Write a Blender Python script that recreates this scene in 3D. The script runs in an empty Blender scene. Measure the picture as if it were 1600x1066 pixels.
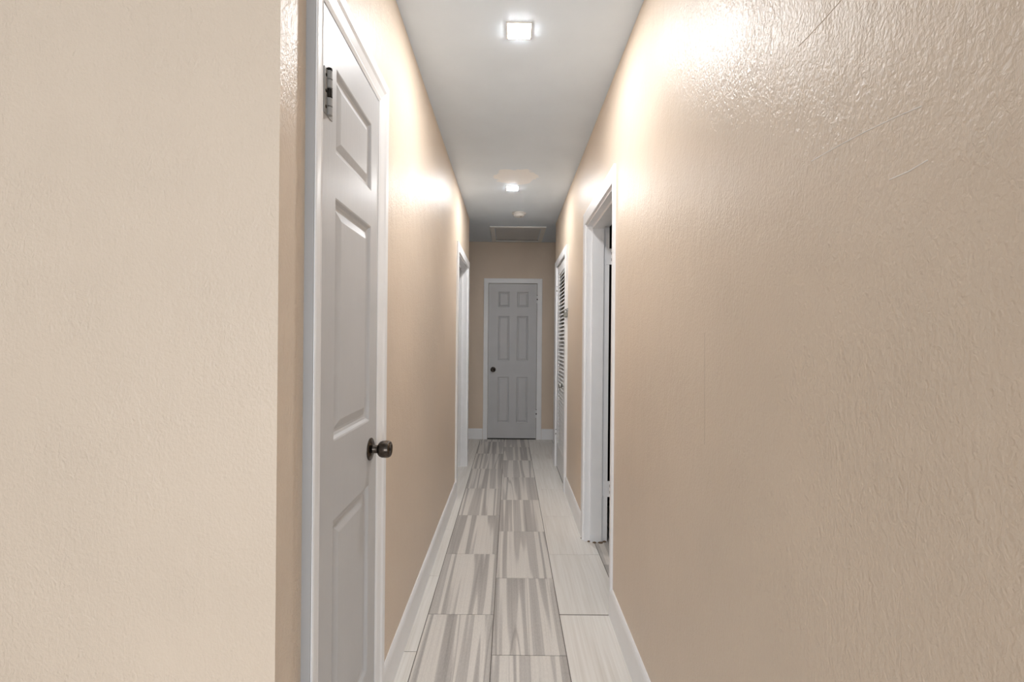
import bpy, bmesh, math, random
from mathutils import Vector, Matrix
random.seed(7)
S = bpy.context.scene
COL = S.collection

# ------------------------------------------------------------------ camera
FPX = 725.0
CAMH = 1.28
cam_d = bpy.data.cameras.new('camera'); cam = bpy.data.objects.new('camera', cam_d); COL.objects.link(cam)
cam_d.sensor_width = 36.0; cam_d.lens = FPX/1600*36.0
cam_d.shift_x = 3/1600; cam_d.shift_y = -2/1600
cam_d.clip_start = 0.02
cam.matrix_world = Matrix.Translation((0, 0, CAMH)) @ Matrix.Rotation(math.radians(90), 4, 'X') @ Matrix.Rotation(math.radians(0.5), 4, 'Z')
S.camera = cam
# ------------------------------------------------------------------ world, exposure
W = bpy.data.worlds.new('world'); S.world = W; W.use_nodes = True
W.node_tree.nodes['Background'].inputs[0].default_value = (0.86, 0.93, 1.0, 1)
W.node_tree.nodes['Background'].inputs[1].default_value = 1.0
S.view_settings.view_transform = 'Standard'; S.view_settings.look = 'None'
S.view_settings.gamma = 1.0; S.view_settings.use_curve_mapping = False
S.view_settings.exposure = 1.02
# added fill light, set in an unseen window opening behind the camera
def area(name, loc, rot, sx, sy, power, col):
    d = bpy.data.lights.new(name, 'AREA'); d.shape = 'RECTANGLE'; d.size = sx; d.size_y = sy
    d.energy = power; d.color = col
    o = bpy.data.objects.new(name, d); COL.objects.link(o); o.location = loc; o.rotation_euler = rot
    return o
area('added_daylight', (0, -3.02, 1.1), (math.radians(90), 0, 0), 3.5, 2.0, 33, (0.97, 0.98, 1.0))
LED = 228.0

# ------------------------------------------------------------------ dimensions
XL, XR = -0.435, 0.483
CEIL = 2.537
YE = 5.97
YC = 0.869            # corner where the hall begins on the left
LEND, REND = 4.83, 5.00
TH = 0.115

# ------------------------------------------------------------------ materials
def new_mat(name):
    m = bpy.data.materials.new(name); m.use_nodes = True
    nt = m.node_tree; b = nt.nodes['Principled BSDF']
    return m, nt, b
def N(nt, t, **k):
    n = nt.nodes.new(t)
    for a, v in k.items(): setattr(n, a, v)
    return n
def srgb(r, g, b):
    f = lambda c: (c/255/12.92 if c/255 <= .04045 else ((c/255+.055)/1.055)**2.4)
    return (f(r), f(g), f(b), 1)
def mapping(nt, scale, coord='Object', randoff=False):
    tc = N(nt, 'ShaderNodeTexCoord'); mp = N(nt, 'ShaderNodeMapping')
    mp.inputs['Scale'].default_value = scale
    nt.links.new(tc.outputs[coord], mp.inputs['Vector'])
    if randoff:
        oi = N(nt, 'ShaderNodeObjectInfo'); mu = N(nt, 'ShaderNodeMath', operation='MULTIPLY'); mu.inputs[1].default_value = 173.0
        nt.links.new(oi.outputs['Random'], mu.inputs[0])
        cb = N(nt, 'ShaderNodeCombineXYZ')
        nt.links.new(mu.outputs[0], cb.inputs[0]); nt.links.new(mu.outputs[0], cb.inputs[1])
        nt.links.new(cb.outputs[0], mp.inputs['Location'])
    return mp.outputs[0]
def noise(nt, vec, scale, detail=3, rough=.55, dist=0.0):
    n = N(nt, 'ShaderNodeTexNoise'); n.inputs['Scale'].default_value = scale
    n.inputs['Detail'].default_value = detail; n.inputs['Roughness'].default_value = rough
    n.inputs['Distortion'].default_value = dist
    nt.links.new(vec, n.inputs['Vector']); return n.outputs[0]
def ramp(nt, fac, stops, interp='LINEAR'):
    r = N(nt, 'ShaderNodeValToRGB'); r.color_ramp.interpolation = interp
    el = r.color_ramp.elements
    while len(el) < len(stops): el.new(0.5)
    for e, (p, c) in zip(el, stops): e.position = p; e.color = c if len(c) == 4 else (*c, 1)
    nt.links.new(fac, r.inputs[0]); return r.outputs[0]
def mixc(nt, fac, a, b, mode='MIX'):
    m = N(nt, 'ShaderNodeMix', data_type='RGBA', blend_type=mode)
    for s, v in ((m.inputs['Factor'], fac), (m.inputs['A'], a), (m.inputs['B'], b)):
        if isinstance(v, (int, float)): s.default_value = v
        elif isinstance(v, tuple): s.default_value = v
        else: nt.links.new(v, s)
    return m.outputs['Result']
def madd(nt, a, b, op='ADD'):
    m = N(nt, 'ShaderNodeMath', operation=op)
    for s, v in ((m.inputs[0], a), (m.inputs[1], b)):
        if isinstance(v, (int, float)): s.default_value = v
        else: nt.links.new(v, s)
    return m.outputs[0]
def bump(nt, bsdf, h, strength, dist):
    b = N(nt, 'ShaderNodeBump'); b.inputs['Strength'].default_value = strength; b.inputs['Distance'].default_value = dist
    nt.links.new(h, b.inputs['Height']); nt.links.new(b.outputs[0], bsdf.inputs['Normal'])

def wall_paint(name, base, rough=.40, amp=1.0, spec=.42):
    m, nt, b = new_mat(name)
    v1 = mapping(nt, (1, 1, .52)); v2 = mapping(nt, (1, 1, .8)); v3 = mapping(nt, (1, 1, 1))
    big = noise(nt, v3, 1.7, 3)
    strokes = noise(nt, v1, 85, 3, .6, 1.1)
    peel = noise(nt, v2, 190, 2, .5, .3)
    lump = noise(nt, v1, 16, 3, .5, .8)
    area_ = ramp(nt, noise(nt, v3, 4, 2), [(.35, (.25, .25, .25)), (.65, (1, 1, 1))])
    h = madd(nt, madd(nt, madd(nt, strokes, area_, 'MULTIPLY'), 1.5, 'MULTIPLY'), madd(nt, peel, .75, 'MULTIPLY'))
    h = madd(nt, h, madd(nt, lump, 1.3, 'MULTIPLY'))
    bump(nt, b, h, .8*amp, .0022)
    lo = tuple(c*.955 for c in base[:3])+(1,); hi = tuple(min(1, c*1.035) for c in base[:3])+(1,)
    nt.links.new(ramp(nt, big, [(.3, lo), (.7, hi)]), b.inputs['Base Color'])
    rr = ramp(nt, big, [(.3, (rough-.03,)*3), (.7, (rough+.05,)*3)])
    nt.links.new(rr, b.inputs['Roughness'])
    b.inputs['Specular IOR Level'].default_value = spec
    return m
def paint(name, base, rough=.4, grain=0.0, bs=60, spec=.5, dirt=None):
    m, nt, b = new_mat(name)
    v = mapping(nt, (1, 1, 1)); n = noise(nt, v, 6, 4)
    lo = tuple(c*.95 for c in base[:3])+(1,)
    col = ramp(nt, n, [(.3, lo), (.7, base)])
    nt.links.new(col, b.inputs['Base Color']); b.inputs['Roughness'].default_value = rough
    b.inputs['Specular IOR Level'].default_value = spec
    if grain:
        g = noise(nt, mapping(nt, (1, 1, .12)), bs, 4, .6, .5)
        bump(nt, b, g, grain, .0015)
    return m
def metal(name, base, rough, metallic=1.0):
    m, nt, b = new_mat(name)
    n = noise(nt, mapping(nt, (1, 1, 1)), 120, 3)
    lo = tuple(c*.6 for c in base[:3])+(1,)
    nt.links.new(ramp(nt, n, [(.35, lo), (.65, base)]), b.inputs['Base Color'])
    b.inputs['Metallic'].default_value = metallic; b.inputs['Roughness'].default_value = rough
    return m

M = {}
M['wall'] = wall_paint('beige_semigloss_paint', srgb(224, 206, 186))
M['ceiling'] = paint('ceiling_paint', srgb(214, 216, 218), .55, .25, 25)
# patchy plaster repair on the ceiling around the second downlight
def ceiling_mat():
    m, nt, b = new_mat('patched_ceiling_paint')
    v = mapping(nt, (1, 1, 1))
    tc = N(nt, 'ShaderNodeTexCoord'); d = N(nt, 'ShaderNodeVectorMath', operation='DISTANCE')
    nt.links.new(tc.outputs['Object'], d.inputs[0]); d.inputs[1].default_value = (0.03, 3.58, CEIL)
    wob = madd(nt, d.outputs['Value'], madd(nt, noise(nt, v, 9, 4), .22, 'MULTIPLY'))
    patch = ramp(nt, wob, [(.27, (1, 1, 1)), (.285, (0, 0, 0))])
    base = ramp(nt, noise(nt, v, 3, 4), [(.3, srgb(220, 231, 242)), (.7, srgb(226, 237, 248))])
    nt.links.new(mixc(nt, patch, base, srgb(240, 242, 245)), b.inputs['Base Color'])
    b.inputs['Roughness'].default_value = .45
    h = madd(nt, noise(nt, v, 14, 4), madd(nt, patch, .6, 'MULTIPLY'))
    bump(nt, b, h, .25, .002)
    return m
M['ceiling'] = ceiling_mat()
M['trim'] = paint('white_gloss_trim', srgb(246, 246, 247), .35, .18, 45)
M['door'] = paint('grey_door_paint', srgb(203, 203, 204), .38, .35, 90)
M['door_far'] = M['door']
M['louvre'] = paint('white_louvre_paint', srgb(241, 241, 241), .4, .15, 60)
M['edge_grey'] = paint('dull_grey_edge', srgb(176, 175, 175), .5)
M['ridge_glint'] = paint('painted_ridge_glint', srgb(243, 236, 228), .3)  # pale colour stands in for the specular glint along the ridges
M['unlit_wall'] = paint('unlit_room_shade', srgb(58, 52, 48), .7)  # wall colour darkened to stand for the room's lack of light
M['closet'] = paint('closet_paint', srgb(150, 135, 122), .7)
M['grout'] = paint('pale_grout', srgb(118, 112, 106), .85)
M['bronze'] = metal('aged_bronze', (.12, .10, .085, 1), .22)
M['steel'] = metal('worn_steel', (.42, .42, .40, 1), .38)
M['darksteel'] = metal('blackened_steel', (.05, .045, .04, 1), .5)
M['plastic'] = paint('white_plastic', srgb(226, 226, 224), .45)
M['crack'] = paint('hairline_crack', srgb(160, 142, 125), .8)
M['hatch_frame'] = paint('hatch_frame_paint', srgb(246, 246, 244), .45)
M['hatch_panel'] = paint('hatch_panel_paint', srgb(220, 220, 220), .6)
M['dirt'] = paint('dark_grime', srgb(112, 92, 72), .9)
M['hinge_paint'] = paint('worn_hinge_paint', srgb(158, 156, 153), .35)
M['lock_grey'] = metal('grey_lock_metal', (.28, .28, .25, 1), .35)

def tile_light():
    m, nt, b = new_mat('cream_vein_tile')
    v = mapping(nt, (26, .9, 1), randoff=True); n = noise(nt, v, 1.0, 4, .6, .0)
    v2 = mapping(nt, (90, 2, 1), randoff=True); n2 = noise(nt, v2, 1.0, 3, .6, .0)
    c = ramp(nt, n, [(.30, srgb(224, 219, 211)), (.5, srgb(236, 232, 226)), (.7, srgb(241, 238, 233))])
    c = mixc(nt, .35, c, ramp(nt, n2, [(.35, srgb(216, 210, 201)), (.6, srgb(242, 239, 234))]))
    nt.links.new(c, b.inputs['Base Color']); b.inputs['Roughness'].default_value = .42
    bump(nt, b, n2, .05, .001)
    return m
def tile_grey():
    m, nt, b = new_mat('grey_striped_tile')
    v = mapping(nt, (9.5, .22, 1), randoff=True); n = noise(nt, v, 1.0, 2.2, .5, .0)
    vf = mapping(nt, (110, 1.2, 1), randoff=True); nf = noise(nt, vf, 1.0, 4, .65, .0)
    vg = mapping(nt, (260, 60, 1), randoff=True); ng = noise(nt, vg, 1.0, 2)
    vl = mapping(nt, (6, .16, 1), randoff=True); nl = noise(nt, vl, 1.0, 1, .5, .0)
    lite, mid, dark = srgb(235, 230, 223), srgb(192, 187, 182), srgb(161, 156, 152)
    c = ramp(nt, n, [(.28, dark), (.36, mid), (.42, mid), (.435, lite), (.50, lite), (.515, mid), (.57, dark), (.60, mid), (.615, lite), (.75, lite)])
    c = mixc(nt, .24, c, ramp(nt, nf, [(.32, srgb(150, 144, 139)), (.47, srgb(205, 200, 194)), (.65, srgb(226, 222, 216))]))
    c = mixc(nt, .10, c, ramp(nt, ng, [(.4, srgb(150, 146, 142)), (.6, srgb(226, 222, 216))]))
    line = ramp(nt, nl, [(.492, (0, 0, 0)), (.499, (1, 1, 1)), (.506, (0, 0, 0))])
    c = mixc(nt, madd(nt, line, .55, 'MULTIPLY'), c, srgb(132, 126, 121))
    nt.links.new(c, b.inputs['Base Color']); b.inputs['Roughness'].default_value = .42
    bump(nt, b, nf, .06, .001)
    return m
M['tile_light'] = tile_light(); M['tile_grey'] = tile_grey()
m, nt, b = new_mat('led_lens'); b.inputs['Base Color'].default_value = (1, 1, 1, 1)
b.inputs['Emission Color'].default_value = (.985, .99, 1.0, 1); b.inputs['Emission Strength'].default_value = LED
M['led'] = m

# ------------------------------------------------------------------ mesh helpers
class MB:
    def __init__(s): s.v = []; s.f = []
    def add(s, vs, fs):
        o = len(s.v); s.v += [tuple(p) for p in vs]; s.f += [tuple(i+o for i in f) for f in fs]; return s
    def box(s, x0, x1, y0, y1, z0, z1):
        return s.add([(x, y, z) for z in (z0, z1) for y in (y0, y1) for x in (x0, x1)],
                     [(0, 2, 3, 1), (4, 5, 7, 6), (0, 1, 5, 4), (2, 6, 7, 3), (0, 4, 6, 2), (1, 3, 7, 5)])
    def strip(s, rows, close=True, caps=True):
        """rows of points (all the same length) joined into a skin; closed round the row when close"""
        n = len(rows[0]); vs = [p for r in rows for p in r]; fs = []
        for i in range(len(rows)-1):
            for j in range(n if close else n-1):
                k = (j+1) % n
                fs.append((i*n+j, i*n+k, (i+1)*n+k, (i+1)*n+j))
        if caps and close:
            fs.append(tuple(range(n-1, -1, -1))); fs.append(tuple((len(rows)-1)*n+j for j in range(n)))
        return s.add(vs, fs)
    def lathe(s, o, axis, prof, seg=24):
        """prof: list of (distance along axis, radius)"""
        a = Vector(axis).normalized(); t = Vector((0, 0, 1)) if abs(a.z) < .9 else Vector((1, 0, 0))
        u = a.cross(t).normalized(); w = a.cross(u); o = Vector(o)
        rows = [[o+a*d+(u*math.cos(2*math.pi*i/seg)+w*math.sin(2*math.pi*i/seg))*max(r, 1e-4) for i in range(seg)] for d, r in prof]
        return s.strip(rows)
    def tube(s, pts, r, seg=10):
        pts = [Vector(p) for p in pts]; rows = []
        for i, p in enumerate(pts):
            d = (pts[min(i+1, len(pts)-1)]-pts[max(i-1, 0)]).normalized()
            t = Vector((0, 0, 1)) if abs(d.z) < .9 else Vector((1, 0, 0))
            u = d.cross(t).normalized(); w = d.cross(u)
            rows.append([p+(u*math.cos(2*math.pi*k/seg)+w*math.sin(2*math.pi*k/seg))*r for k in range(seg)])
        return s.strip(rows)
    def build(s, name, mat, parent=None, smooth=False, bevel=0.0):
        me = bpy.data.meshes.new(name); me.from_pydata(s.v, [], s.f)
        bm = bmesh.new(); bm.from_mesh(me)
        bmesh.ops.recalc_face_normals(bm, faces=bm.faces); 
        if smooth:
            for f in bm.faces: f.smooth = True
            for e in bm.edges:
                if len(e.link_faces) == 2 and e.calc_face_angle(0) > math.radians(40): e.smooth = False
        bm.to_mesh(me); bm.free()
        o = bpy.data.objects.new(name, me); COL.objects.link(o); me.materials.append(mat)
        if bevel:
            md = o.modifiers.new('bevel', 'BEVEL'); md.width = bevel; md.segments = 2; md.limit_method = 'ANGLE'
        if parent:
            o.parent = parent; o.matrix_parent_inverse = parent.matrix_world.inverted()
        return o
def tag(o, label=None, cat=None, group=None, kind=None):
    if label: o['label'] = label
    if cat: o['category'] = cat
    if group: o['group'] = group
    if kind: o['kind'] = kind
    return o
def empty(name, loc):
    o = bpy.data.objects.new(name, None); COL.objects.link(o); o.location = loc
    o.matrix_world = Matrix.Translation(loc); o.empty_display_size = .1
    return o
PL = lambda u, z, n: (XL+n, u, z)         # left wall, n into the hall
PR = lambda u, z, n: (XR-n, u, z)
PF = lambda u, z, n: (u, YE-n, z)

# ------------------------------------------------------------------ shell
mb = MB()
def wall_y(mb, x0, x1, y0, y1, openings):       # wall along Y with openings (ya, yb, ztop)
    y = y0
    for a, b_, zt in openings:
        mb.box(x0, x1, y, a, 0, CEIL); mb.box(x0, x1, a, b_, zt, CEIL); y = b_
    mb.box(x0, x1, y, y1, 0, CEIL)
D1 = (1.040, 1.484, 2.040)      # narrow left door opening
D5 = (3.80, 4.68, 2.00)         # open doorway far left
D4 = (2.168, 2.97, 2.020)       # open doorway right
D3 = (3.968, 4.715, 2.020)      # louvred closet
wall_y(mb, XL-TH, XL, YC, LEND, [D1, D5])
tag(mb.build('wall_left', M['wall']), 'beige glossy painted wall along the left side of the hallway', 'wall', kind='structure')
mb = MB(); wall_y(mb, XR, XR+TH, .22, REND, [D4, D3])
wr = tag(mb.build('wall_right', M['wall']), 'beige glossy painted wall along the right side of the hallway', 'wall', kind='structure')
mb = MB().box(-3.2, XL-TH, YC, YC+TH, 0, CEIL)
tag(mb.build('wall_near_left', M['wall']), 'beige painted wall facing the viewer at the far left', 'wall', kind='structure')
mb = MB().box(XR+TH, 3.2, .22, .22+TH, 0, CEIL)  # unseen wall; the hall wall ends early here to admit fill light
tag(mb.build('wall_near_right', M['wall']), 'unseen beige living area wall, added, turning right beside the viewer', 'wall', kind='structure')
mb = MB().box(-3.2, -.283, YE, YE+TH, 0, CEIL).box(.345, 3.2, YE, YE+TH, 0, CEIL).box(-.283, .345, YE, YE+TH, 2.005, CEIL)
tag(mb.build('wall_far', M['wall']), 'beige end wall around the far grey door', 'wall', kind='structure')
mb = MB().box(-3.2, XL-TH, LEND-TH, LEND, 0, CEIL)
tag(mb.build('wall_cross_left', M['wall']), 'beige cross hall wall turning the corner to the left', 'wall', kind='structure')
mb = MB().box(XR+TH, 3.2, REND-TH, REND, 0, CEIL)
tag(mb.build('wall_cross_right', M['wall']), 'beige cross hall wall turning the corner to the right', 'wall', kind='structure')
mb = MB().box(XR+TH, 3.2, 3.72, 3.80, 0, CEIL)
tag(mb.build('wall_room_right', M['unlit_wall']), 'wall of the unlit room behind the right doorway, coloured dark for its shade', 'wall', kind='structure')
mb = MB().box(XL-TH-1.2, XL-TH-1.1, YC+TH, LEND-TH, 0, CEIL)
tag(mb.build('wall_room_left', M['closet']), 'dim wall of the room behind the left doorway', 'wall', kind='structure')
mb = MB(); mb.box(-3.2-TH, -3.2, -3.0, YE+TH, 0, CEIL)
tag(mb.build('wall_outer_left', M['wall']), 'outer beige wall far to the left', 'wall', kind='structure')
mb = MB(); mb.box(3.2, 3.2+TH, -3.0, YE+TH, 0, CEIL)
tag(mb.build('wall_outer_right', M['wall']), 'outer wall far to the right', 'wall', kind='structure')
mb = MB(); mb.box(-3.2, -1.85, -3.0-TH, -3.0, 0, CEIL); mb.box(1.85, 3.2, -3.0-TH, -3.0, 0, CEIL)
mb.box(-1.85, 1.85, -3.0-TH, -3.0, 0, .05); mb.box(-1.85, 1.85, -3.0-TH, -3.0, 2.15, CEIL)
tag(mb.build('wall_back', M['wall']), 'beige wall behind the viewer with an added wide window', 'wall', kind='structure')
mb = MB().box(-3.2-TH, 3.2+TH, -3.0-TH, YE+TH, CEIL, CEIL+.1)
ceil = tag(mb.build('ceiling', M['ceiling']), 'flat white ceiling with patched plaster', 'ceiling', kind='structure')
mb = MB().box(-3.2-TH, 3.2+TH, -3.0-TH, YE+TH, -.1, -.0025)
floor = tag(mb.build('floor', M['grout']), 'tiled hallway floor, a grey striped strip between cream tiles', 'floor', kind='structure')

# ---- floor tiles, one object each
PITCH, TW, G = .609, .3053, .0034
cols = [(-.065-TW, -.065, 2.16, 'tile_grey'), (-.065, .241, 1.883, 'tile_grey'), (.241, .546, 2.163, 'tile_light'), (-.065-2*TW, -.065-TW, 1.90, 'tile_light')]
def tile(x0, x1, y0, y1, mat):
    mb = MB(); b_ = .0012; t = random.uniform(-.0002, .0003)
    cx, cy = (x0+x1)/2, (y0+y1)/2; hx, hy = (x1-x0)/2-G/2, (y1-y0)/2-G/2
    rows = []
    for (dx, z) in ((0, -.0025), (0, t-b_), (b_, t)):
        rows.append([(-hx+dx, -hy+dx, z), (hx-dx, -hy+dx, z), (hx-dx, hy-dx, z), (-hx+dx, hy-dx, z)])
    mb.strip(rows)
    o = mb.build('floor_tile', M[mat]); o.location = (cx, cy, 0); o.parent = floor
def column(x0, x1, off, mat, ya, yb):
    k = math.floor((ya-off)/PITCH); y = off+k*PITCH
    while y < yb-.02:
        a, b_ = max(y, ya), min(y+PITCH, yb)
        if b_-a > .02: tile(x0, x1, a, b_, mat)
        y += PITCH
for (x0, x1, off, mat) in cols[:2]: column(x0, x1, off, mat, -.2, YE)
x0, x1, off, mat = cols[2]
column(x0, XR, off, mat, -.2, D4[0]); column(x0, x1, off, mat, D4[0], 2.163+2*PITCH); column(x0, XR, off, mat, 2.163+2*PITCH, REND); column(x0, x1, off, mat, REND, YE)
x0, x1, off, mat = cols[3]
column(x0, x1, off, mat, -.2, YC); column(XL, x1, off, mat, YC, 1.9+3*PITCH); column(x0, x1, off, mat, 1.9+3*PITCH, LEND); column(x0, x1, off, mat, LEND, YE)
for i in range(3):                       # cross hall ends and the floors beyond the doorways
    column(.546+i*TW, .546+(i+1)*TW, 2.163-.3*(i % 2), 'tile_light', REND, YE)
    column(-.065-(3+i)*TW, -.065-(2+i)*TW, 1.9-.3*(i % 2), 'tile_light', LEND, YE)
    column(.546+i*TW, .546+(i+1)*TW, 2.04-.3*(i % 2), 'tile_grey', D4[0]-.6, 3.6)
    column(-.065-(3+i)*TW, -.065-(2+i)*TW, 1.9-.3*(i % 2), 'tile_light', -.2, YC)

# ---- paint ridges on the right wall, two with glint painted in
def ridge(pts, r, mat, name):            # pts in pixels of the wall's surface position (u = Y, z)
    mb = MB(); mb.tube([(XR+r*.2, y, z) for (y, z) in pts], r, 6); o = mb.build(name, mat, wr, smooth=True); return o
def rw(px, py):                          # where a mark sits on the right wall: (Y, Z)
    th = math.radians(.5); du, dv = px-797, py-531
    x = du*math.cos(th)+dv*math.sin(th); y = -du*math.sin(th)+dv*math.cos(th)
    return (XR*FPX/x, CAMH-y/x*XR)
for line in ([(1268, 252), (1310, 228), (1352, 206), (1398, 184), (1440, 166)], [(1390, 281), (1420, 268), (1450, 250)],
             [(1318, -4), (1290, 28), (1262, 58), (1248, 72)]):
    ridge([rw(*p) for p in line], .0009, M['wall'] if line[0][1] < 0 else M['ridge_glint'], 'paint_ridge')
ridge([rw(1101, p) for p in (520, 570, 640, 695)], .0003, M['crack'], 'hairline_crack')

# ------------------------------------------------------------------ baseboards
BBH, BBT = .135, .012
def baseboard(name, P, u0, u1, label):
    prof = [(0, 0), (BBT, 0), (BBT, BBH-.018), (BBT*.75, BBH-.007), (BBT*.35, BBH), (0, BBH)]
    mb = MB().strip([[P(u, z, n) for n, z in prof] for u in (u0, u1)])
    return tag(mb.build(name, M['trim']), label, 'baseboard', kind='structure')
baseboard('baseboard_left', PL, 1.563, 3.728, 'white baseboard along the left wall past the narrow grey door')
baseboard('baseboard_left', PL, YC, .978, 'short white baseboard before the narrow grey door')
baseboard('baseboard_left', PL, 4.766, LEND+BBT, 'tiny white baseboard at the far left corner')
baseboard('baseboard_right', PR, .22, 2.138, 'white baseboard in the right foreground up to the open doorway')
baseboard('baseboard_right', PR, 3.036, 3.90, 'white baseboard between the open doorway and the louvred door')
baseboard('baseboard_right', PR, 4.862, REND+BBT, 'short white baseboard wrapping the corner past the louvred door')
baseboard('baseboard_far', PF, -3.2, -.345, 'white baseboard to the left of the far grey door')
baseboard('baseboard_far', PF, .412, 3.2, 'white baseboard to the right of the far grey door')
baseboard('baseboard_near_left', lambda u, z, n: (u, YC-n, z), -3.2, XL, 'white baseboard of the wall at the far left')

# ------------------------------------------------------------------ casings and jambs
COLONIAL = [(0, 0), (0, .45), (.12, .62), (.2, .55), (.5, .75), (.62, .95), (.92, 1.0), (1.0, .92), (1.0, 0)]
FLAT = [(0, 0), (0, .9), (.06, 1.0), (.94, 1.0), (1, .9), (1, 0)]
def casing(tn, P, u0, u1, zi, w0, w1, wh, th, label, prof=FLAT, loc=None, n0=0.0, z_bot=0.0):
    """u0/u1 inner edges (u0 < u1), zi inner height; w0, w1, wh widths"""
    t = empty(tn, P((u0+u1)/2, 0, 0)); tag(t, label, 'door frame', kind='structure')
    for name, rows in (('side_casing', [[P(u0-w*w0, z, n0+d*th) for w, d in prof for z in [zz(w)]] for zz in (lambda w: z_bot, lambda w: zi+w*wh)]),
                       ('side_casing', [[P(u1+w*w1, z, n0+d*th) for w, d in prof for z in [zz(w)]] for zz in (lambda w: z_bot, lambda w: zi+w*wh)]),
                       ('head_casing', [[P(u0-w*w0, zi+w*wh, n0+d*th) for w, d in prof], [P(u1+w*w1, zi+w*wh, n0+d*th) for w, d in prof]])):
        MB().strip(rows).build(name, M['trim'], t)
    return t
def bx(P, u0, u1, z0, z1, n0, n1):
    mb = MB(); pts = [P(u, z, n) for n in (n0, n1) for z in (z0, z1) for u in (u0, u1)]
    return mb.add(pts, [(0, 2, 3, 1), (4, 5, 7, 6), (0, 1, 5, 4), (2, 6, 7, 3), (0, 4, 6, 2), (1, 3, 7, 5)])

JT = .014
def jambs(t, P, op, depth=TH, stop=(.045, .085), stop_t=.012):
    a, b_, zt = op
    bx(P, a, a+JT, 0, zt, -depth, 0.0).build('jamb', M['trim'], t)
    bx(P, b_-JT, b_, 0, zt, -depth, 0.0).build('jamb', M['trim'], t)
    bx(P, a+JT, b_-JT, zt-JT, zt, -depth, 0.0).build('head_jamb', M['trim'], t)
    if stop:
        s0, s1 = stop
        bx(P, a+JT, a+JT+stop_t, 0, zt-JT, -s1, -s0).build('door_stop', M['trim'], t)
        bx(P, b_-JT-stop_t, b_-JT, 0, zt-JT, -s1, -s0).build('door_stop', M['trim'], t)
        bx(P, a+JT+stop_t, b_-JT-stop_t, zt-JT-stop_t, zt-JT, -s1, -s0).build('door_stop', M['trim'], t)

t1 = casing('trim_1', PL, 1.040, 1.484, 2.040, .060, .077, .078, .023, 'white moulded frame around the narrow grey door on the left', COLONIAL)
o = bx(PL, .9768, .9802, 0, 2.115, .0, .0195).build('casing_edge', M['edge_grey'], t1); o['label'] = 'dull grey outer edge of the frame'  # thin grey strip along the casing's outer side
t2 = casing('trim_2', PF, -.283, .345, 2.005, .058, .064, .062, .016, 'white frame around the grey six panel door at the hall end')
t3 = casing('trim_3', PR, 3.968, 4.715, 2.020, .066, .145, .066, .022, 'white frame around the louvred door on the right')
t4 = casing('trim_4', PR, 2.168, 2.97, 2.020, .029, .063, .078, .012, 'white frame of the open doorway on the right wall')
jambs(t4, PR, D4, TH+.03, (.035, .107), .016)
t5 = casing('trim_5', PL, 3.80, 4.68, 2.000, .072, .082, .070, .014, 'white frame of the open doorway at the far left')
jambs(t5, PL, D5, TH, (.05, .085))
for gx, gy, gw in ((XR-.004, 3.0, .012), (XR+.03, 2.952, .010), (XR+.062, 2.937, .012), (XR+.10, 2.938, .016), (XR+.128, 2.952, .012)):
    MB().lathe((gx, gy, 0), (0, 0, 1), [(0, gw*1.1), (.002, gw), (.005, gw*.4)], 9).build('grime', M['dirt'], t4)

# ------------------------------------------------------------------ panel doors
def panel_door(root, P, u0, u1, z0, z1, n_face, thick, panels, mat, dirn=1):
    """stile-and-rail slab with openings on its face, raised panels as children; face at n_face, back at n_face-thick"""
    us = sorted({u0, u1, *[p[0] for p in panels], *[p[1] for p in panels]})
    zs = sorted({z0, z1, *[p[2] for p in panels], *[p[3] for p in panels]})
    mb = MB()
    def inside(u, z): return any(p[0] < u < p[1] and p[2] < z < p[3] for p in panels)
    for nf in (n_face, n_face-thick):
        for i in range(len(us)-1):
            for j in range(len(zs)-1):
                if inside((us[i]+us[i+1])/2, (zs[j]+zs[j+1])/2): continue
                mb.add([P(us[i], zs[j], nf), P(us[i+1], zs[j], nf), P(us[i+1], zs[j+1], nf), P(us[i], zs[j+1], nf)], [(0, 1, 2, 3)])
    nb = n_face-thick
    for (a, b_) in (((u0, z0), (u1, z0)), ((u1, z0), (u1, z1)), ((u1, z1), (u0, z1)), ((u0, z1), (u0, z0))):
        mb.add([P(*a, n_face), P(*b_, n_face), P(*b_, nb), P(*a, nb)], [(0, 1, 2, 3)])
    me = mb.build('slab', mat, root)
    bm = bmesh.new(); bm.from_mesh(me.data); bmesh.ops.remove_doubles(bm, verts=bm.verts, dist=1e-5)
    bmesh.ops.recalc_face_normals(bm, faces=bm.faces); bm.to_mesh(me.data); bm.free()
    md = me.modifiers.new('bevel', 'BEVEL'); md.width = .0015; md.segments = 1; md.limit_method = 'ANGLE'
    for p in panels:
        w = min(p[1]-p[0], p[3]-p[2]); k = min(1.0, w/.25)
        prof = [(0, 0), (.004*k, -.0015), (.010*k, -.008), (.017*k, -.0105), (.024*k, -.0105), (.044*k, -.003), (.047*k, -.0022)]
        mb = MB()
        for sgn, base in ((1, n_face), (-1, n_face-thick)):
            rows = [[P(p[0]+d, p[2]+d, base+sgn*h), P(p[1]-d, p[2]+d, base+sgn*h), P(p[1]-d, p[3]-d, base+sgn*h), P(p[0]+d, p[3]-d, base+sgn*h)] for d, h in prof]
            mb.strip(rows, caps=False); n = len(mb.v); mb.f.append((n-4, n-3, n-2, n-1))
        mb.build('raised_panel', mat, root)
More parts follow.
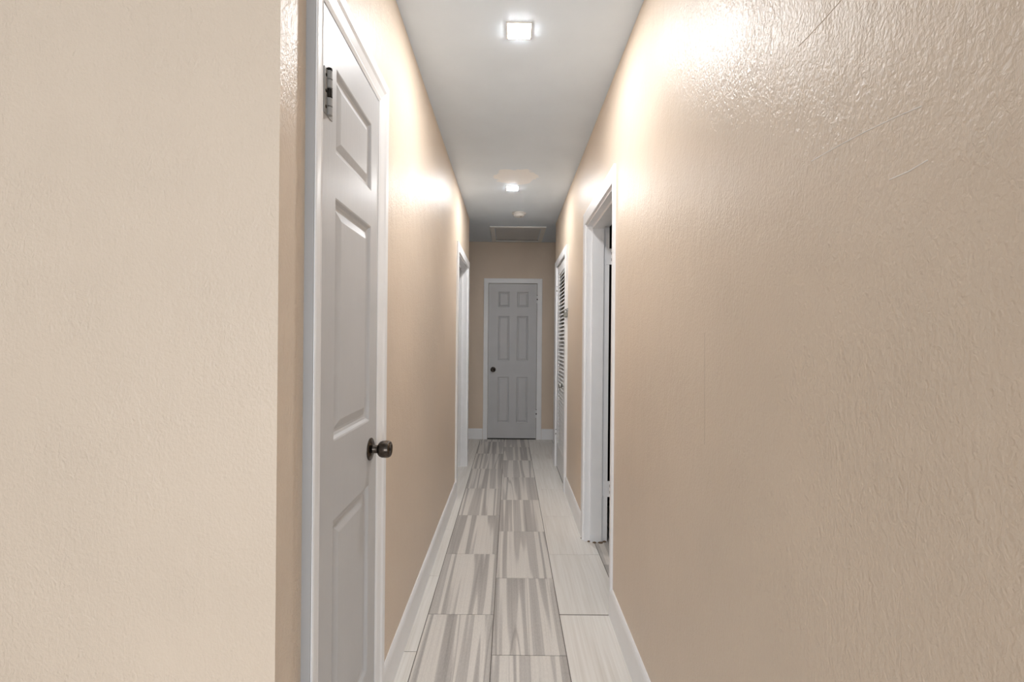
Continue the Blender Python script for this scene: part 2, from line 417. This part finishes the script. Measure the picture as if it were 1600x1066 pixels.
def hinge(root, P, u_pin, u_dir, z, n_face, h=.1, leaf_w=.032, mat=None, worn=None):
    """leaf on the face, knuckle barrel at u_pin; leaf runs from u_pin in u_dir"""
    hg = bx(P, min(u_pin, u_pin+u_dir*leaf_w), max(u_pin, u_pin+u_dir*leaf_w), z-h/2, z+h/2, n_face-.001, n_face+.0025).build('hinge', mat, root, bevel=.0006)
    ax = Vector(P(0, 1, 0))-Vector(P(0, 0, 0))
    for k in range(5):
        a = z-h/2+k*h/5
        MB().lathe(P(u_pin, a+.0008, n_face+.005), ax, [(0, .006), (.0008, .007), (h/5-.0024, .007), (h/5-.0016, .006)], 14).build('knuckle', (worn if k == 2 else mat), hg, smooth=True)
    MB().lathe(P(u_pin, z+h/2, n_face+.005), ax, [(0, .003), (.001, .0065), (.005, .0065), (.007, .003)], 12).build('pin', worn, hg, smooth=True)
    return hg
def screw(parent, P, u, z, n, mat, r=.004):
    ax = Vector(P(0, 0, 1))-Vector(P(0, 0, 0))
    MB().lathe(P(u, z, n), ax, [(0, r), (.0012, r*.8), (.0016, r*.3)], 10).build('screw', mat, parent, smooth=True)
def knob(root, P, u, z, n_face, mat, scale=1.0):
    ax = Vector(P(0, 0, 1))-Vector(P(0, 0, 0)); s = scale
    k = MB().lathe(P(u, z, n_face+.022*s), ax, [(0, .0125*s), (.003*s, .0130*s), (.005*s, .0185*s), (.009*s, .0228*s), (.016*s, .0256*s), (.026*s, .0262*s), (.036*s, .0250*s), (.0405*s, .0225*s), (.042*s, .0195*s), (.0405*s, .0165*s), (.0395*s, .0150*s), (.0395*s, .001)], 32).build('knob', mat, root, smooth=True)
    MB().lathe(P(u, z, n_face), ax, [(0, .034*s), (.003*s, .034*s), (.0055*s, .0315*s), (.0065*s, .026*s), (.0085*s, .024*s), (.010*s, .015*s)], 32).build('rosette', mat, k, smooth=True)
    MB().lathe(P(u, z, n_face+.008*s), ax, [(0, .0145*s), (.004*s, .0125*s), (.015*s, .0125*s)], 24).build('stem', mat, k, smooth=True)
    MB().lathe(P(u, z, n_face+.0612*s), ax, [(0, .0055*s), (.0015*s, .005*s), (.0018*s, .002*s)], 16).build('turn_button', M['darksteel'], k, smooth=True)
    return k

# door_1: narrow three-panel door on the left
d1 = empty('door_1', (XL, 1.26, 0)); tag(d1, 'narrow grey three panel door with bronze knob on the left', 'door', kind='structure')
panel_door(d1, PL, 1.043, 1.480, .012, 2.035, .010, .035, [(1.122, 1.408, .27, .838), (1.122, 1.408, 1.03, 1.62), (1.122, 1.408, 1.727, 1.93)], M['door'])
knob(d1, PL, 1.418, .942, .010, M['bronze'])
hz = 1.842
for hz in (1.842, .22):
    hg = hinge(d1, PL, 1.066, -1, hz, .010, .104, .022, M['hinge_paint'], M['darksteel'])
    for dz in (-.036, 0, .036): screw(hg, PL, 1.053, hz+dz, .0125, M['darksteel'])
    bx(PL, 1.068, 1.094, hz-.052, hz+.052, .009, .0118).build('hinge_leaf', M['hinge_paint'], hg)
bx(PL, 1.48, 1.484, .012, 2.03, -.03, -.012).build('stop_strip', M['trim'], d1)

# door_2: far six-panel door
d2 = empty('door_2', (.03, YE, 0)); tag(d2, 'grey six panel door closing the far end of the hallway', 'door', kind='structure')
a, b_ = -.155, .232; pw = .146
pn = []
for (z0, z1) in ((.213, .80), (1.01, 1.584), (1.70, 1.896)):
    pn += [(a, a+pw, z0, z1), (b_-pw, b_, z0, z1)]
panel_door(d2, PF, -.280, .342, .014, 2.000, .008, .035, pn, M['door_far'])
knob(d2, PF, -.215, .895, .008, M['bronze'])
for hz in (1.80, .33): hinge(d2, PF, .344, -1, hz, .008, .10, .012, M['trim'], M['darksteel'])
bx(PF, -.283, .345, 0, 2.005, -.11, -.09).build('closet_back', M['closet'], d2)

# door_3: louvred closet door
d3 = empty('door_3', (XR, 4.34, 0)); tag(d3, 'white louvred closet door on the right near the hall end', 'door', kind='structure')
lu0, lu1 = 3.972, 4.711; nf, nb = .004, -.026
st = .108
bx(PR, lu0, lu0+st, .014, 2.014, nb, nf).build('stile', M['louvre'], d3, bevel=.002)
bx(PR, lu1-st, lu1, .014, 2.014, nb, nf).build('stile', M['louvre'], d3, bevel=.002)
for (z0, z1) in ((.014, .245), (1.925, 2.014)):
    bx(PR, lu0+st, lu1-st, z0, z1, nb, nf).build('rail', M['louvre'], d3, bevel=.002)
sl = None
def slat(z):
    global sl
    if sl is None:
        hw, tt = .021, .0032; ca, sa = math.cos(math.radians(48)), math.sin(math.radians(48))
        mb = MB(); L = (lu1-lu0-2*st)/2+.004
        # cross-section in (x, z): low edge toward the hall
        def pt(s, t_): return (s*ca*-1 + t_*sa, -s*sa - t_*ca)
        prof = [pt(-hw, -tt*.4), pt(-hw*.8, -tt), pt(hw*.8, -tt), pt(hw, 0), pt(hw*.8, tt), pt(-hw*.8, tt), pt(-hw, tt*.4)]
        mb.strip([[(x, y, zz) for x, zz in prof] for y in (-L, L)])
        sl = mb.build('slat', M['louvre']); o = sl
    else:
        o = sl.copy(); COL.objects.link(o)
    o.location = (0.011, 0, z); o.parent = d3
    o.matrix_parent_inverse = Matrix.Identity(4)
z = .262
while z < 1.92:
    slat(z)
    z += .0352
knob(d3, PR, 4.030, .885, nf, M['steel'], .85)
for hz in (1.78, .33): hinge(d3, PR, 4.713, -1, hz, nf, .08, .02, M['trim'], M['steel'])
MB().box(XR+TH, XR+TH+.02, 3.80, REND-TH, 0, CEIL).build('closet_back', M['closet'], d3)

# door_4: door swung open into the dark room on the right
d4 = empty('door_4', (.66, 2.95, 0)); tag(d4, 'white door swung open into the dark room on the right', 'door', kind='structure')
PO = lambda u, z, n: (u, 2.955-n, z)
x0 = .660
panel_door(d4, PO, x0, x0+.76, .012, 2.0, .035, .035, [(x0+.11, x0+.34, a_, b2) for a_, b2 in ((.21, .80), (1.01, 1.58), (1.70, 1.89))]+[(x0+.42, x0+.65, a_, b2) for a_, b2 in ((.21, .80), (1.01, 1.58), (1.70, 1.89))], M['trim'])
knob(d4, PO, x0+.70, .93, .035, M['bronze'])
for hz in (1.815, .335):
    hg = MB().box(XR+TH-.002, x0-.002, 2.953, 2.956, hz-.05, hz+.05).build('hinge', M['trim'], d4)
    for k in range(5):
        MB().lathe((.645, 2.950, hz-.05+k*.02+.0015), (0, 0, 1), [(0, .0055), (.017, .0055)], 12).build('knuckle', M['trim'] if k in (0, 2, 4) else M['darksteel'], hg, smooth=True)

# ------------------------------------------------------------------ padlock on the louvred door's frame
py, pz = 3.885, 1.515
hs = empty('padlock', (XR, py, pz-.04)); tag(hs, 'small steel padlock hanging beside the louvred door frame', 'padlock')
bx(PR, py-.004, py+.05, pz+.005, pz+.035, .0, .003).build('hasp_plate', M['steel'], hs)
MB().tube([PR(py+.006, pz+.02+.009*math.sin(a), .002+.016*math.cos(a)) for a in [i*math.pi/8-math.pi/2 for i in range(9)]], .0025).build('staple', M['steel'], hs, smooth=True)
bx(lambda u, z, n: PR(u, z, n), py-.002, py+.014, pz-.042, pz-.002, .004, .036).build('lock_body', M['lock_grey'], hs, bevel=.003)
pts = [PR(py+.006, pz-.004, .010)]+[PR(py+.006, pz+.014+.010*math.sin(a), .020-.010*math.cos(a)) for a in [i*math.pi/8 for i in range(9)]]+[PR(py+.006, pz-.004, .030)]
MB().tube(pts, .0032).build('shackle', M['steel'], hs, smooth=True)
MB().lathe(PR(py+.006, pz-.042, .020), (0, 0, -1), [(0, .005), (.001, .005), (.0015, .002)], 12).build('keyhole', M['darksteel'], hs, smooth=True)

# ------------------------------------------------------------------ ceiling fixtures
def downlight(x, y, label):
    t = empty('downlight', (x, y, CEIL)); tag(t, label, 'light', 'square recessed ceiling lights')
    a, b_ = .052, .0445
    mb = MB(); rows = []
    for (h, z) in ((a, CEIL), (a, CEIL-.003), (b_+.002, CEIL-.005), (b_, CEIL-.004), (b_, CEIL-.0005)):
        rows.append([(x-h, y-h, z), (x+h, y-h, z), (x+h, y+h, z), (x-h, y+h, z)])
    mb.strip(rows, caps=False); mb.build('trim_ring', M['plastic'], t)
    MB().box(x-b_, x+b_, y-b_, y+b_, CEIL-.0058, CEIL-.001).build('lens', M['led'], t)
downlight(.026, 1.883, 'lit square ceiling light nearest the viewer')
downlight(.008, 3.845, 'lit square ceiling light further down the hall beside plaster patch')
t = empty('smoke_detector', (.078, 4.60, CEIL)); tag(t, 'round white smoke detector on the ceiling before the attic hatch', 'smoke detector')
MB().lathe((.078, 4.60, CEIL), (0, 0, -1), [(0, .07), (.010, .07), (.013, .066), (.013, .05)], 40).build('base_plate', M['plastic'], t, smooth=True)
MB().lathe((.078, 4.60, CEIL-.012), (0, 0, -1), [(0, .054), (.012, .054), (.022, .048), (.026, .040), (.027, .012)], 40).build('cover', M['plastic'], t, smooth=True)
MB().lathe((.095, 4.585, CEIL-.038), (0, 0, -1), [(0, .008), (.002, .008), (.003, .005)], 16).build('test_button', M['steel'], t, smooth=True)

hx0, hx1, hy0, hy1 = -.237, .392, 5.14, 5.905
t = empty('attic_hatch', ((hx0+hx1)/2, (hy0+hy1)/2, CEIL)); tag(t, 'white framed attic access hatch in the ceiling before the end wall', 'hatch')
fw = .052
def frame_piece(pts):
    (ax, ay), (bx_, by), (cx, cy), (dx, dy) = pts
    mb = MB(); mb.strip([[(x, y, CEIL) for x, y in pts], [(x, y, CEIL-.011) for x, y in pts]]); mb.build('frame_board', M['hatch_frame'], t, bevel=.002)
i0, i1, j0, j1 = hx0+fw, hx1-fw, hy0+fw, hy1-fw
frame_piece([(hx0, hy0), (hx1, hy0), (i1, j0), (i0, j0)]); frame_piece([(hx1, hy1), (hx0, hy1), (i0, j1), (i1, j1)])
frame_piece([(hx0, hy1), (hx0, hy0), (i0, j0), (i0, j1)]); frame_piece([(hx1, hy0), (hx1, hy1), (i1, j1), (i1, j0)])
MB().box(i0+.008, i1-.008, j0+.008, j1-.03, CEIL-.003, CEIL-.0005).build('hatch_panel', M['hatch_panel'], t)
MB().box(i0, i1, j1-.03, j1, CEIL-.0016, CEIL-.0005).build('shadow_gap', M['darksteel'], t)

# unseen window added behind the viewer so light reaches the hall
t = empty('added_window_1', (0, -3.0, .05)); tag(t, 'unseen wide white framed patio window, added behind the viewer for its light', 'window', kind='structure')
for (a, b_, c, d) in ((-1.85, -1.79, .05, 2.15), (1.79, 1.85, .05, 2.15), (-1.79, 1.79, .05, .10), (-1.79, 1.79, 2.10, 2.15), (-.03, .03, .10, 2.10)):
    MB().box(a, b_, -3.0-TH, -3.05, c, d).build('window_frame', M['trim'], t)
